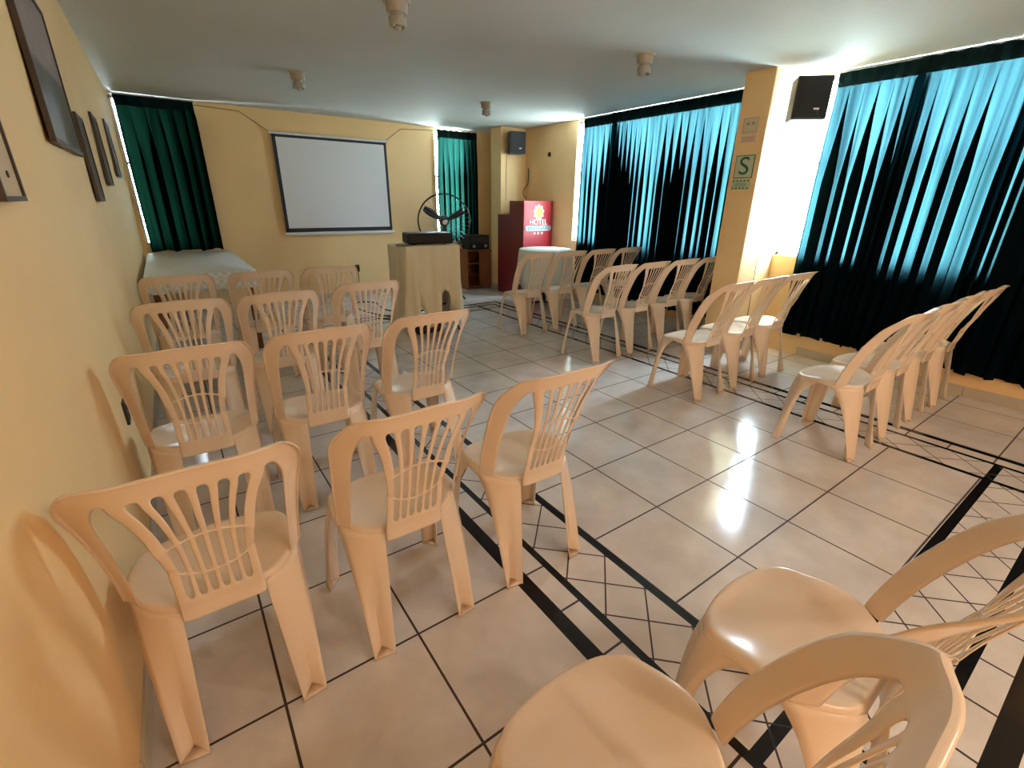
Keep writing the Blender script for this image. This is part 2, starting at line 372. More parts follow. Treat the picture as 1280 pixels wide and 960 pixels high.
# ------------------------------------------------------------------ the plastic chair
def chair_meshes():
    # --- backrest: structured grid with holes
    zs = [.430, .442, .466, .478, .492, .505, .53, .56, .588, .594, .599, .605, .64, .68, .708, .714, .719, .725, .76, .80, .84, .868, .886, .900, .915, .930, .940]
    Z0 = .822
    lerp = lambda a, b_, t: a+(b_-a)*t
    def tab(t, z):
        for (z0, a), (z1, c) in zip(t, t[1:]):
            if z <= z1: return lerp(a, c, max(0, (z-z0)/(z1-z0)))
        return t[-1][1]
    def xo(z):
        if z > Z0: return .247-.080+.080*math.sqrt(max(0, 1-((z-Z0)/.128)**2))
        return tab([(.43, .222), (.55, .226), (.7, .234), (.82, .244), (.885, .247)], z)
    wu = lambda z: tab([(.43, .040), (.55, .042), (.7, .048), (.8, .056), (.86, .068), (.9, .08)], z)
    xp = lambda z: tab([(.43, .102), (.52, .099), (.62, .097), (.7, .103), (.78, .118), (.84, .137), (.87, .153), (.95, .158)], z)
    ek, sk_, rk = .255, .140, .130
    fr = [-1, -1+ek]
    for i in range(6):
        fr.append(fr[-1]+sk_)
        if i < 5: fr.append(fr[-1]+rk)
    fr.append(1.0)
    def ysurf(x, z):
        d_ = max(0, z-.47); yc = .052-.22*d_-.26*d_*d_-.02*max(0, .47-z)
        k = tab([(.44, .145), (.55, .140), (.65, .128), (.75, .108), (.82, .090), (.90, .066), (.95, .056)], z)
        g = (max(0, abs(x)-.085)/.140)**1.75
        return yc+k*g
    cols = ['lip', 'o', 'i']+['p%d' % i for i in range(len(fr))]+['i', 'o', 'lip']
    nP = len(fr)
    V = []; idx = {}
    rows = zs+['lip']
    for r, z in enumerate(rows):
        zz = .938 if z == 'lip' else z
        o_ = xo(min(zz, .940)); sc = min(1, o_/.247)
        xs = [-o_, -o_, -(o_-wu(zz))]+[xp(zz)*f for f in fr]+[o_-wu(zz), o_, o_]
        if zz > .88:
            oo = .247; xs = [-o_, -o_, -(oo-.078)*sc]+[.158*f*sc for f in fr]+[(oo-.078)*sc, o_, o_]
        for c, x in enumerate(xs):
            z2 = zz
            if 3 <= c < 3+nP:
                u = x/max(xp(zz), .01)
                if zz in (.588, .594, .599, .605): z2 += .035*(u*u)-.008
                if zz in (.708, .714, .719, .725): z2 -= .030*(u*u)-.012
                if .885 < zz < .9: pass
            if zz > .86: z2 += .014*(1-(x/.24)**2)*min(1, (zz-.86)/.06)
            y = ysurf(x, zz)
            if c in (0, len(xs)-1): y -= .020; x *= .985
            if z == 'lip': y -= .014
            idx[r, c] = len(V); V.append((x, y, z2))
    F = []
    nc = len(cols)
    bridge = {9, 15}
    for r in range(len(rows)-1):
        zm = zs[r]
        for c in range(nc-1):
            fill = False
            top = zm >= .868-1e-6
            if c in (0, 1, nc-2, nc-3): fill = zm >= .466-1e-6
            elif c in (2, nc-4): fill = zm >= .886-1e-6
            else:
                k = c-3                       # panel cell index 0..12
                if k % 2 == 0: fill = True
                else: fill = zm < .505-1e-6 or zm >= .886-1e-6 or r in bridge
            if fill: F.append((idx[r, c], idx[r, c+1], idx[r+1, c+1], idx[r+1, c]))
    used = sorted({i for f in F for i in f}); mp = {j: k for k, j in enumerate(used)}
    mb = MB(); mb.v = [V[j] for j in used]; mb.f = [tuple(mp[i] for i in f) for f in F]
    o = mb.build('backrest', PLAST, smooth=True, angle=60)
    applied(o, [('SOLIDIFY', dict(thickness=.006, offset=0)), ('SUBSURF', dict(levels=1, render_levels=1))])
    back = o
    # --- seat
    half = [(0, .074), (.05, .073), (.1, .072), (.135, .085), (.170, .122), (.200, .168), (.219, .212), (.217, .262), (.210, .31), (.207, .345),
            (.198, .380), (.180, .401), (.156, .412), (.146, .425), (.11, .436), (.055, .444), (0, .447)]
    outl = half+[(-x, y) for x, y in reversed(half[1:-1])]
    n = len(outl); cx, cy = 0, .255
    def edge_z(x, y):
        z = .471
        if y > .36: z -= .014*min(1, (y-.36)/.08)
        if .12 < y < .34 and abs(x) > .15: z += .016*math.sin(PI*(y-.12)/.22)
        return z
    rings = []
    for s_, dz in ((.25, -.012), (.5, -.010), (.75, -.006), (.9, -.001), (.97, .0), (1.0, -.005)):
        rings.append([(cx+(x-cx)*s_, cy+(y-cy)*s_, (edge_z(x, y)+dz) if s_ > .7 else .466+dz) for x, y in outl])
    def off(x, y, d):
        v = Vector((x-cx, y-cy)); v.normalize(); return x+v.x*d, y+v.y*d
    for d, dz in ((.004, -.018), (.006, -.040)):
        rings.append([(*off(x, y, d), edge_z(x, y)+dz+(.012 if (abs(x) > .19 and .24 < y < .34) or (abs(x) < .11 and y > .4) else 0)) for x, y in outl])
    mb = MB(); V = [(cx, cy, .453)]
    for rg in rings: V += rg
    F = [(0, 1+i, 1+(i+1) % n) for i in range(n)]
    for k in range(len(rings)-1):
        F += [(1+k*n+i, 1+(k+1)*n+i, 1+(k+1)*n+(i+1) % n, 1+k*n+(i+1) % n) for i in range(n)]
    mb.add(V, F); seat = mb.build('seat', PLASTS, smooth=True, angle=60)
    applied(seat, [('SOLIDIFY', dict(thickness=.004, offset=-1)), ('SUBSURF', dict(levels=1, render_levels=1))])
    # --- legs
    def leg(front, sgn):
        mb = MB(); hs = [0, .02, .06, .12, .2, .28, .34, .38, .41, .435, .455]
        if front: top = [(-.208, .275), (-.207, .335), (-.198, .378), (-.174, .400), (-.118, .426)]; bot = [(-.238, .405), (-.242, .435), (-.243, .452), (-.222, .455), (-.190, .456)]
        else: top = [(-.217, .205), (-.200, .165), (-.163, .112), (-.138, .090), (-.100, .066)]; bot = [(-.198, .004), (-.186, .016), (-.162, .042), (-.148, .024), (-.128, -.004)]
        V = []; m_ = len(top)
        for h in hs:
            t = h/.455
            for i in range(m_):
                lin = t
                # one edge of each leg runs straight, the other flares into the seat
                q = lin if (i >= 3 and not front) else (.72*t+.28*t**6)
                qx = None
                if i == 0: qx = (.80*t+.20*t**5)
                if front: q = (.40*t+.60*t**7) if i in (0, 4) else (.6*t+.4*t**4 if i == 1 else t)
                V.append((sgn*-(bot[i][0]+(top[i][0]-bot[i][0])*(q if qx is None else qx)), bot[i][1]+(top[i][1]-bot[i][1])*q, h))
        F = [(r*m_+i, r*m_+i+1, (r+1)*m_+i+1, (r+1)*m_+i) for r in range(len(hs)-1) for i in range(m_-1)]
        mb.add(V, F)
        mb.add([(V[i][0], V[i][1], .006) for i in range(m_)], [tuple(range(m_))])
        o = mb.build('leg', PLAST, smooth=True, angle=35)
        return applied(o, [('SOLIDIFY', dict(thickness=.005, offset=0))])
    legs = [leg(True, -1), leg(True, 1), leg(False, -1), leg(False, 1)]
    return [seat, back]+legs
CH = chair_meshes()
used_first = []
def chair(x, y, rz, label, group):
    t = thing('plastic_chair', label, 'chair', (x, y, 0), rz, group)
    for p in CH:
        if not used_first: q = p
        else:
            q = p.copy(); COL.objects.link(q)
        q.parent = t
    used_first.append(1)
    return t
GL = 'plastic chairs left of the aisle'; GR = 'plastic chairs right of the aisle'; GN = 'plastic chairs nearest the camera'
chair(-.070, 1.185, 0, 'cream plastic chair beside the left wall, largest and nearest of the left-hand column', GL)
chair(.488, 1.185, 0, 'cream plastic chair between the wall-side chair and the aisle chair of the nearest full row', GL)
chair(1.044, 1.185, math.radians(-1), 'cream plastic chair with a rear leg on the black floor band, nearest row aisle end', GL)
chair(-.04, 2.19, 0, 'cream plastic chair by the left wall, second from the camera in that column', GL)
chair(.480, 2.19, 0, 'cream plastic chair, middle of the second row of three from the camera', GL)
chair(1.035, 2.21, math.radians(1), 'cream plastic chair at the second-row aisle end, before the draped projector stand', GL)
chair(-.015, 3.22, 0, 'cream plastic chair by the left wall, third from the camera in that column', GL)
chair(.495, 3.21, 0, 'cream plastic chair, middle of the third row of three from the camera', GL)
chair(1.09, 3.32, 0, 'cream plastic chair at the third-row aisle end, floor cables seen through its slats', GL)
chair(-.01, 4.30, 0, 'cream plastic chair against the end of the long draped table, beside the left wall', GL)
chair(.55, 4.25, 0, 'cream plastic chair by the long table corner, centre of the farthest left row', GL)
chair(1.085, 4.25, 0, 'cream plastic chair in the farthest left row, just left of the wall socket', GL)
for x, l in ((3.345, 'cream plastic chair, aisle end of the row beside the right-hand window curtain'),
             (3.85, 'cream plastic chair, second from the aisle in the row beside the right-hand window curtain'),
             (4.345, 'cream plastic chair, third from the aisle in the row beside the right-hand window curtain'),
             (4.84, 'cream plastic chair at the curtain end of the nearest row on the right')):
    chair(x, .82 if x < 4.8 else .80, 0, l, GR)
for x, y, a, l in ((3.37, 1.915, 0, 'cream plastic chair with daylit white seat, aisle end of the sign pillar row'),
                (3.88, 1.915, 0, 'cream plastic chair in the middle of the three before the sign pillar'),
                (4.37, 1.915, math.radians(-2), 'cream plastic chair under the wall speaker, window end of the row of three')):
    chair(x, y, a, l, GR)
for x, l in ((3.375, 'cream plastic chair, aisle end of the second farthest row on the right'),
             (3.87, 'cream plastic chair, second from the aisle in the second farthest row on the right'),
             (4.365, 'cream plastic chair, third from the aisle in the second farthest row on the right'),
             (4.86, 'cream plastic chair half hidden behind the sign pillar')):
    chair(x, 3.06, 0, l, GR)
for x, l in ((3.375, 'cream plastic chair before the small round draped table, aisle end of its row'),
             (3.87, 'cream plastic chair, second from the aisle in the farthest right row'),
             (4.365, 'cream plastic chair, third from the aisle in the farthest right row'),
             (4.86, 'cream plastic chair at the curtain end of the farthest right row')):
    chair(x, 4.26, 0, l, GR)
chair(1.13, .035, math.radians(1), 'cream plastic chair seen from above on the near black floor band, behind the nearest one', GN)
chair(.515, .105, math.radians(0), 'cream plastic chair cut off by the bottom edge, its back filling the lower right', GN)

# ------------------------------------------------------------------ curtains
def curtain(p0, p1, ztop, zbot, label, group, m, pitch=.092, amp=.024, over=.060, seed=1, head=.11, normal=(-1, 0), comp=(.45, .45)):
    rnd = random.Random(seed)
    p0, p1 = Vector(p0), Vector(p1); L = (p1-p0).length; d = (p1-p0)/L; nrm = Vector(normal)
    nf = max(3, round(L/pitch)); per = 14
    am = [rnd.uniform(.6, 1.35) for _ in range(nf+2)]; ov = [rnd.uniform(.35, 1.5) for _ in range(nf+2)]; sh = [rnd.uniform(-.3, .3) for _ in range(nf+2)]
    zz = [1.0, .985, .955, .9, .8, .65, .5, .35, .2, .1, .03, 0]
    warp = lambda q: q-comp[0]*q*(1-q)**2+comp[1]*q*q*(1-q)
    am2 = [rnd.uniform(-.014, .014) for _ in range(nf+2)]
    V = []; cols = nf*per+1; hb = (ztop-zbot)-head
    for t in zz:
        z = zbot+hb*t
        loose = min(1, (1-t)*3.0)                      # pleats are pinched at the heading and open below
        for i in range(cols):
            u = i/per; k = int(u); f = u-k; ph = 2*PI*u
            a0 = am[k]*(1-f)+am[k+1]*f; o0 = ov[k]*(1-f)+ov[k+1]*f; s0 = sh[k]*(1-f)+sh[k+1]*f
            along = L*warp(u/nf) - over*(.25+.75*loose)*o0*math.sin(ph+.4*s0) + s0*.05*loose*math.sin(PI*i/(cols-1)) + loose*(am2[k]*(1-f)+am2[k+1]*f)*math.sin(2*ph+s0*9)
            dep = amp*(.30+.70*loose)*a0*math.cos(ph+s0)
            if t == 1.0: along = L*warp(u/nf); dep = .004*math.cos(ph)
            hem = (.012*math.sin(ph*.5+seed)+.006*math.sin(ph*1.7)) if t == 0 else 0
            q = p0+d*max(-.01, min(L+.01, along))+nrm*dep
            V.append((q.x, q.y, z+hem))
    F = [(r*cols+i, r*cols+i+1, (r+1)*cols+i+1, (r+1)*cols+i) for r in range(len(zz)-1) for i in range(cols-1)]
    o = MB().add(V, F).build('curtain', m, smooth=True, angle=180)
    tag(o, label, 'curtain', group)
    h = MB(); n = nf*4; V = []; 
    for z in (ztop, ztop-head*.5, ztop-head-.004):
        for i in range(n+1):
            q = p0+d*(L*i/n)+nrm*(.008+.006*math.cos(2*PI*i/4)); V.append((q.x, q.y, z+(.004*math.sin(i*1.3+seed) if z == ztop else 0)))
    m0 = len(V)
    V += [(x-nrm.x*.012, y-nrm.y*.012, z) for x, y, z in V]
    F = [(r*(n+1)+i, r*(n+1)+i+1, (r+1)*(n+1)+i+1, (r+1)*(n+1)+i) for r in range(2) for i in range(n)]
    F += [tuple(m0+j for j in reversed(f)) for f in F[:2*n]]
    h.add(V, F); h.build('heading_band', HEADM, o)
    return o
CX = 5.16; GC = 'teal window curtains'
curtain((CX, 2.27), (CX, 1.60), 2.574, .22, 'teal curtain panel hanging beside the bright gap right of the sign pillar', GC, CURT, seed=3, comp=(-.1, .5))
curtain((CX-.022, 1.68), (CX-.022, .93), 2.574, .21, 'teal curtain panel second from the sign pillar at the right-hand window', GC, CURT, seed=5)
curtain((CX, 1.00), (CX, -.20), 2.574, .20, 'teal curtain panel at the right edge of the picture', GC, CURT, seed=8, comp=(.5, 0))
curtain((CX, 5.52), (CX, 4.88), 2.578, .20, 'teal curtain panel behind the far right chairs, nearest the red lectern', GC, CURT, seed=11, comp=(0, .5))
curtain((CX-.022, 4.96), (CX-.022, 2.87), 2.578, .20, 'wide teal curtain panel left of the sign pillar', GC, CURT, seed=13, comp=(.4, 0))
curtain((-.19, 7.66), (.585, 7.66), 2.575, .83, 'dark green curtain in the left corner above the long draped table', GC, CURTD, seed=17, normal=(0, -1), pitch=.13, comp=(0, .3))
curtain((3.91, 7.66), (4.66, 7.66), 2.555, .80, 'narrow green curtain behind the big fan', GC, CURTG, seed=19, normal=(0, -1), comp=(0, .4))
def rail(p, q, label):
    b = MB().tube([p, q], .009, 10)
    o = b.build('curtain_rail', STEEL, smooth=True); tag(o, label, 'curtain rail', 'curtain rails')
    e = MB()
    for k in (0.02, .5, .98):
        c = Vector(p).lerp(Vector(q), k); e.box((c.x-.008, c.y-.008, c.z), (c.x+.008, c.y+.008, H))
    e.build('bracket', STEEL, o)
rail((CX-.012, 2.30, 2.580), (CX-.012, -.25, 2.580), 'slim rail carrying the curtains right of the sign pillar')
rail((CX-.012, 5.60, 2.582), (CX-.012, 2.86, 2.582), 'slim rail carrying the curtains left of the sign pillar')
rail((-.22, 7.65, 2.578), (.60, 7.65, 2.578), 'slim rail above the dark green corner curtain')
rail((3.88, 7.65, 2.580), (4.68, 7.65, 2.580), 'slim rail above the green curtain behind the fan')

# ------------------------------------------------------------------ projection screen
t = thing('projection_screen', 'white projection screen with dark border hanging on the far wall', 'projection screen', (2.24, 7.70, .98))
b = MB().tube([(1.40, 7.70, 2.315), (3.07, 7.70, 2.315)], .018, 12); b.build('roller_case', WHITE, t, smooth=True)
y0 = 7.69
MB().box((1.475, y0, 1.075), (3.005, y0+.004, 2.265)).build('viewing_surface', SCREEN, t)
b = MB(); b.box((1.43, y0+.001, 1.02), (1.475, y0+.006, 2.30)); b.box((3.005, y0+.001, 1.02), (3.045, y0+.006, 2.30)); b.box((1.43, y0+.001, 2.265), (3.045, y0+.006, 2.305)); b.box((1.43, y0+.001, 1.02), (3.045, y0+.006, 1.075))
b.build('black_border', NAVY, t)
MB().tube([(1.40, y0, .995), (3.075, y0, .995)], .024, 12).build('bottom_bar', WHITE, t, smooth=True)
b = MB(); b.tube([(1.44, 7.735, 2.31), (1.09, 7.742, 2.535), (.60, 7.742, 2.552)], .004, 6); b.tube([(3.03, 7.735, 2.31), (3.32, 7.742, 2.515), (3.88, 7.742, 2.545)], .004, 6)
b.build('hanging_cord', WIRE, t)

# ------------------------------------------------------------------ long table by the left wall
t = thing('long_table', 'long table along the left wall with a checked cloth', 'table', (.18, 6.4, 0))
MB().box((-.235, 5.32, .785), (.64, 7.58, .81)).build('tabletop', WOOD, t, bev=.003)
for x, y in ((-.19, 5.40), (.58, 5.40), (-.19, 7.5), (.58, 7.5)): MB().box((x-.025, y-.025, 0), (x+.025, y+.025, .785)).build('leg', WOOD, t)
def draped(x0, x1, y0, y1, z, drop, m, name, wav=.012, nx=24, ny=40, seed=1, hemf=None):
    rnd = random.Random(seed); V = []; per = []
    N = 96
    def pt(s):
        L = 2*((x1-x0)+(y1-y0)); d = s*L; a, c = x1-x0, y1-y0
        if d < a: return x0+d, y0, 0, -1
        d -= a
        if d < c: return x1, y0+d, 1, 0
        d -= c
        if d < a: return x1-d, y1, 0, 1
        d -= a
        return x0, y1-d, -1, 0
    P = [pt(i/N) for i in range(N)]
    for ring, (off_, dz) in enumerate(((0, 0), (.008, -.006), (.012, -.04))+tuple((None, -k) for k in (.3, .65, 1.0))):
        for i, (x, y, nx_, ny_) in enumerate(P):
            if off_ is not None: V.append((x+nx_*off_, y+ny_*off_, z+dz))
            else:
                q = -dz; w_ = .014+wav*q*math.sin(i*1.15+seed)+wav*.6*q*math.sin(i*.47)
                dr = drop if hemf is None else hemf(x, y)
                V.append((x+nx_*(w_+.02*q), y+ny_*(w_+.02*q), z-.04-(dr-.04)*q))
    c0 = len(V); V.append(((x0+x1)/2, (y0+y1)/2, z))
    F = [(r*N+i, r*N+(i+1) % N, (r+1)*N+(i+1) % N, (r+1)*N+i) for r in range(5) for i in range(N)]
    F += [(c0, i, (i+1) % N) for i in range(N)]
    o = MB().add(V, F).build(name, m, smooth=True, angle=50)
    applied(o, [('SOLIDIFY', dict(thickness=.003, offset=-1))])
    return o
o = draped(-.24, .65, 5.30, 7.59, .816, .16, GING, 'tablecloth', wav=.008)
tag(o, 'pale checked cloth covering the long table by the left wall', 'tablecloth')

# ------------------------------------------------------------------ projector stand with cloth, projector, cables
t = thing('projector_stand', 'tall stand with curved black legs under the cream cloth', 'stand', (2.35, 5.1, 0))
MB().box((2.06, 4.87, .985), (2.69, 5.35, 1.005)).build('tabletop', WOOD, t)
for x in (2.11, 2.64):
    s = 1 if x > 2.3 else -1
    for y, e in ((4.93, -1), (5.29, 1)):
        MB().tube([(x, y, .985), (x, y, .30), (x+.01*s, y+e*.02, .14), (x+.03*s, y+e*.09, .03), (x+.035*s, y+e*.14, .012)], .013, 8).build('leg', BLACKMET, t, smooth=True)
MB().tube([(2.11, 5.11, .30), (2.64, 5.11, .30)], .011, 8).build('crossbar', BLACKMET, t)
def hem(x, y):
    u = (x-2.05)/.655
    return .93-.46*math.exp(-((u-.66)/.15)**2)-.22*math.exp(-((u-.22)/.10)**2)-.06*math.sin(u*9)
o = draped(2.05, 2.705, 4.855, 5.36, 1.012, .9, CLOTH, 'tablecloth', wav=.045, seed=4, hemf=hem)
tag(o, 'cream cloth draped to the floor over the projector stand, ragged hem', 'tablecloth')
t = thing('projector', 'black projector lying on the cream draped stand', 'projector', (2.43, 5.08, 1.016))
c = (2.42, 5.07)
MB().box((2.16, 4.93, 1.026), (2.68, 5.24, 1.135), math.radians(-12), c).build('body', BLACK, t, bev=.02)
MB().box((2.17, 4.94, 1.130), (2.67, 5.23, 1.142), math.radians(-12), c).build('top_panel', mat('dark_grey_plastic', (.016, .015, .014), .5), t, bev=.003)
MB().lathe([(.045, 0), (.045, .03), (.035, .035), (.03, .02)], (2.55, 5.21, 1.08), 20, (.2, 1, 0)).build('lens', mat('lens_glass', (.02, .02, .03), .05), t, smooth=True)
for x, y in ((2.25, 5.03), (2.58, 4.97), (2.42, 5.18)): MB().lathe([(.012, 0), (.012, .014)], (x, y, 1.014), 10).build('foot', BLACK, t)
def cable(pts, label, r=.006, sub=6, m=RUBBER, name='cable', group=None):
    P = [Vector(p) for p in pts]; Q = []
    for i in range(len(P)-1):
        a, b_, c_, d_ = P[max(i-1, 0)], P[i], P[i+1], P[min(i+2, len(P)-1)]
        for k in range(sub):
            s = k/sub; Q.append(.5*((2*b_)+(-a+c_)*s+(2*a-5*b_+4*c_-d_)*s*s+(-a+3*b_-3*c_+d_)*s**3))
    Q.append(P[-1])
    o = MB().tube(Q, r, 6).build(name, m, smooth=True)
    return tag(o, label, 'cable', group)
FC = 'black cables at the projector stand'
cable([(2.175, 5.06, 1.06), (2.10, 5.00, 1.03), (2.00, 4.97, 1.03), (1.98, 4.90, 1.022), (2.06, 4.85, 1.026), (2.16, 4.90, 1.026), (2.22, 4.94, 1.026)], 'thin black lead looping over the stand edge beside the projector', .004, group=FC)
cable([(2.30, 5.9, .008), (2.12, 6.3, .008), (2.05, 6.8, .008), (2.2, 7.15, .008), (2.4, 7.0, .008), (2.35, 6.5, .008), (2.5, 6.2, .008), (2.8, 6.15, .008)], 'black cable coiled on the floor left of the draped stand', .009, group=FC)
cable([(2.05, 6.0, .008), (2.35, 5.75, .008), (2.75, 5.85, .008), (3.05, 6.05, .008), (3.2, 6.3, .010)], 'black cable running on the floor from the fan toward the draped stand', .010, group=FC)
t = thing('voltage_regulator', 'small black electrical box on the floor beneath the draped stand', 'electrical box', (2.32, 5.02, 0))
MB().box((2.17, 4.93, .012), (2.50, 5.13, .13)).build('case', BLACK, t, bev=.01)
for x in (2.2, 2.47):
    for y in (4.96, 5.10): MB().lathe([(.012, 0), (.012, .014)], (x, y, 0), 10).build('foot', RUBBER, t)
for k in range(3): MB().box((2.21+.09*k, 4.922, .05), (2.26+.09*k, 4.932, .10)).build('outlet', mat('dark_red_plastic', (.10, .02, .015), .5), t)

# ------------------------------------------------------------------ big fan
FCX, FCY, FCZ, FR = 3.41, 6.55, 1.19, .385
t = thing('pedestal_fan', 'large black industrial fan in front of the green curtain', 'fan', (FCX, FCY, 0))
ax = Vector((-.42, -.90, -.06)).normalized(); ux = Vector((0,0,1)).cross(ax).normalized(); uy = ax.cross(ux)
Cc = Vector((FCX, FCY, FCZ))
cir = lambda r, d, n=48: [Cc+ax*d+(ux*math.cos(2*PI*k/n)+uy*math.sin(2*PI*k/n))*r for k in range(n)]
b = MB(); b.tube(cir(FR, 0), .009, 8, True); b.tube(cir(FR*.98, .06), .004, 6, True); b.tube(cir(FR*.98, -.06), .004, 6, True); b.build('guard_ring', BLACKMET, t, smooth=True)
b = MB()
for s in (1, -1):
    for k in range(36):
        a = 2*PI*k/36; e = ux*math.cos(a)+uy*math.sin(a)
        b.tube([Cc+ax*s*.10+e*.06, Cc+ax*s*.10+e*FR*.55, Cc+ax*s*.085+e*FR*.85, Cc+ax*s*.03+e*FR*.99], .0011, 4)
b.build('wire_guard', STEEL, t)
b = MB().lathe([(.03, -.03), (.05, -.02), (.05, .03), (.03, .05)], Cc, 20, ax); hub = b.build('hub', BLACKMET, t, smooth=True)
for k in range(3):
    a0 = math.radians(28+120*k); V = []; 
    for i, rr in enumerate((.04, .12, .2, .28, .345)):
        wd = (.03, .05, .06, .055, .035)[i]; tw = .9-.5*i/4
        e = ux*math.cos(a0)+uy*math.sin(a0); p_ = -ux*math.sin(a0)+uy*math.cos(a0)
        for s in (-1, -.33, .33, 1): V.append(Cc+e*rr+(p_*math.cos(tw)+ax*math.sin(tw))*wd*s+ax*.01*(1-s*s))
    F = [(r*4+i, r*4+i+1, r*4+i+5, r*4+i+4) for r in range(4) for i in range(3)]
    o = MB().add(V, F).build('blade', BLACKMET, t, smooth=True); applied(o, [('SOLIDIFY', dict(thickness=.004, offset=0))])
b = MB().lathe([(.035, 0), (.035, .008), (.028, .010)], Cc+ax*.10, 20, ax); b.build('badge', mat('badge_silver', (.55, .55, .55), .3, metal=.6), t)
b = MB().lathe([(.03, -.22), (.075, -.20), (.08, -.08), (.05, -.04)], Cc, 20, ax); b.build('motor', BLACKMET, t, smooth=True)
pb = Cc-ax*.14
MB().tube([(pb.x, pb.y, .06), (pb.x, pb.y, FCZ)], .02, 12).build('pole', BLACKMET, t, smooth=True)
for k in range(3):
    a = math.radians(80+120*k); e = Vector((math.cos(a), math.sin(a), 0)); o0 = Vector((pb.x, pb.y, 0))
    MB().tube([o0+Vector((0,0,.40)), o0+e*.10+Vector((0,0,.30)), o0+e*.22+Vector((0,0,.10)), o0+e*.30+Vector((0,0,.012))], .014, 8).build('leg', BLACKMET, t, smooth=True)

# ------------------------------------------------------------------ shelf cabinet, stereo
t = thing('shelf_cabinet', 'small open brown shelf cabinet in the far corner niche', 'cabinet', (4.42, 7.45, 0))
x0, x1, y0, y1, z1 = 4.18, 4.66, 7.22, 7.62, .66
for a in (x0, x1-.02): MB().box((a, y0, 0), (a+.02, y1, z1)).build('side_panel', WOOD, t)
MB().box((x0+.02, y1-.015, .02), (x1-.02, y1, z1)).build('back_panel', WOOD, t)
MB().box((x0-.01, y0-.01, z1), (x1+.01, y1, z1+.022)).build('top', WOOD, t, bev=.003)
for z in (.04, .24, .44): MB().box((x0+.02, y0+.01, z), (x1-.02, y1-.015, z+.02)).build('shelf', WOOD, t)
MB().box((x1-.24, y0-.004, .02), (x1-.02, y0+.012, z1-.01)).build('door', WOOD, t, bev=.003)
t = thing('stereo', 'black stereo standing on the brown shelf cabinet', 'stereo', (4.46, 7.42, z1+.022))
MB().box((4.27, 7.28, z1+.022), (4.67, 7.58, z1+.26)).build('body', BLACK, t, bev=.01)
MB().box((4.29, 7.272, z1+.13), (4.65, 7.282, z1+.235)).build('front_panel', mat('dark_display', (.05, .055, .06), .2), t, bev=.003)
for x in (4.35, 4.59): MB().lathe([(.028, 0), (.028, .012), (.02, .016)], (x, 7.28, z1+.08), 16, (0, -1, 0)).build('knob', STEEL, t, smooth=True)

# ------------------------------------------------------------------ lectern
t = thing('lectern', 'dark red stepped lectern with a lit hotel logo panel', 'lectern', (4.89, 6.55, 0))
prof = [(4.60, 6.20, 0), (4.60, 6.90, 0), (4.60, 6.90, 1.28), (4.60, 6.56, 1.28), (4.60, 6.56, 1.49), (4.60, 6.20, 1.49)]
MB().prism(prof, (.022, 0, 0)).build('side_panel', RED, t)
MB().prism([(5.158, y, z) for _, y, z in prof], (.022, 0, 0)).build('side_panel', RED, t)
o = MB().box((4.60, 6.175, 0), (5.18, 6.20, 1.495)).build('front_panel', REDS, t, bev=.006); o['label'] = 'glossy red front panel with logo'
MB().box((4.622, 6.20, 1.46), (5.158, 6.56, 1.485)).build('top', RED, t)
MB().box((4.622, 6.56, 1.25), (5.158, 6.90, 1.275)).build('desk', RED, t)
MB().box((4.622, 6.54, 1.275), (5.158, 6.56, 1.46)).build('riser', RED, t)
def on_y(x, y, z): return Matrix.Translation((x, y, z)) @ Matrix.Rotation(PI/2, 4, 'X')
fp = o; yl = 6.173
# sun emblem: yellow disc inside a white notched ring
n = 48; b = MB(); P = []
for k in range(n):
    a = 2*PI*k/n; r = .098+.012*math.sin(a*9); P.append((4.895+r*math.cos(a), yl, 1.325+r*1.1*math.sin(a)))
b.prism(P, (0, -.002, 0)); b.build('emblem_ring', LOGOW, fp)
P = [(4.905+.070*math.cos(2*PI*k/32), yl-.002, 1.32+.085*math.sin(2*PI*k/32)) for k in range(32)]
MB().prism(P, (0, -.002, 0)).build('emblem_disc', GOLD, fp)
text_mesh('lettering', 'HOTEL', .115, LOGOW, fp, on_y(4.895, yl-.001, 1.175), .002)
P = []
def rrect(x0, x1, z0, z1, r, y):
    Q = []
    for cx, cz, a0 in ((x1-r, z1-r, 0), (x0+r, z1-r, 90), (x0+r, z0+r, 180), (x1-r, z0+r, 270)):
        for k in range(6): a = math.radians(a0+k*18); Q.append((cx+r*math.cos(a), y, cz+r*math.sin(a)))
    return Q
MB().prism(rrect(4.640, 5.155, 1.045, 1.125, .03, yl), (0, -.002, 0)).build('name_plate', mat('name_plate_blue', (.48, .56, .60), .5), fp)
text_mesh('lettering', 'CENTENARIO', .090, LOGOB, fp, on_y(4.897, yl-.003, 1.085), .002)
b = MB()
for k in (-1, 0, 1):
    P = []
    for j in range(10):
        a = PI/2+2*PI*j/10; r = .024 if j % 2 == 0 else .011; P.append((4.895+.075*k+r*math.cos(a), yl, 1.008+r*math.sin(a)))
    b.prism(P, (0, -.003, 0))
b.build('stars', LOGOW, fp)

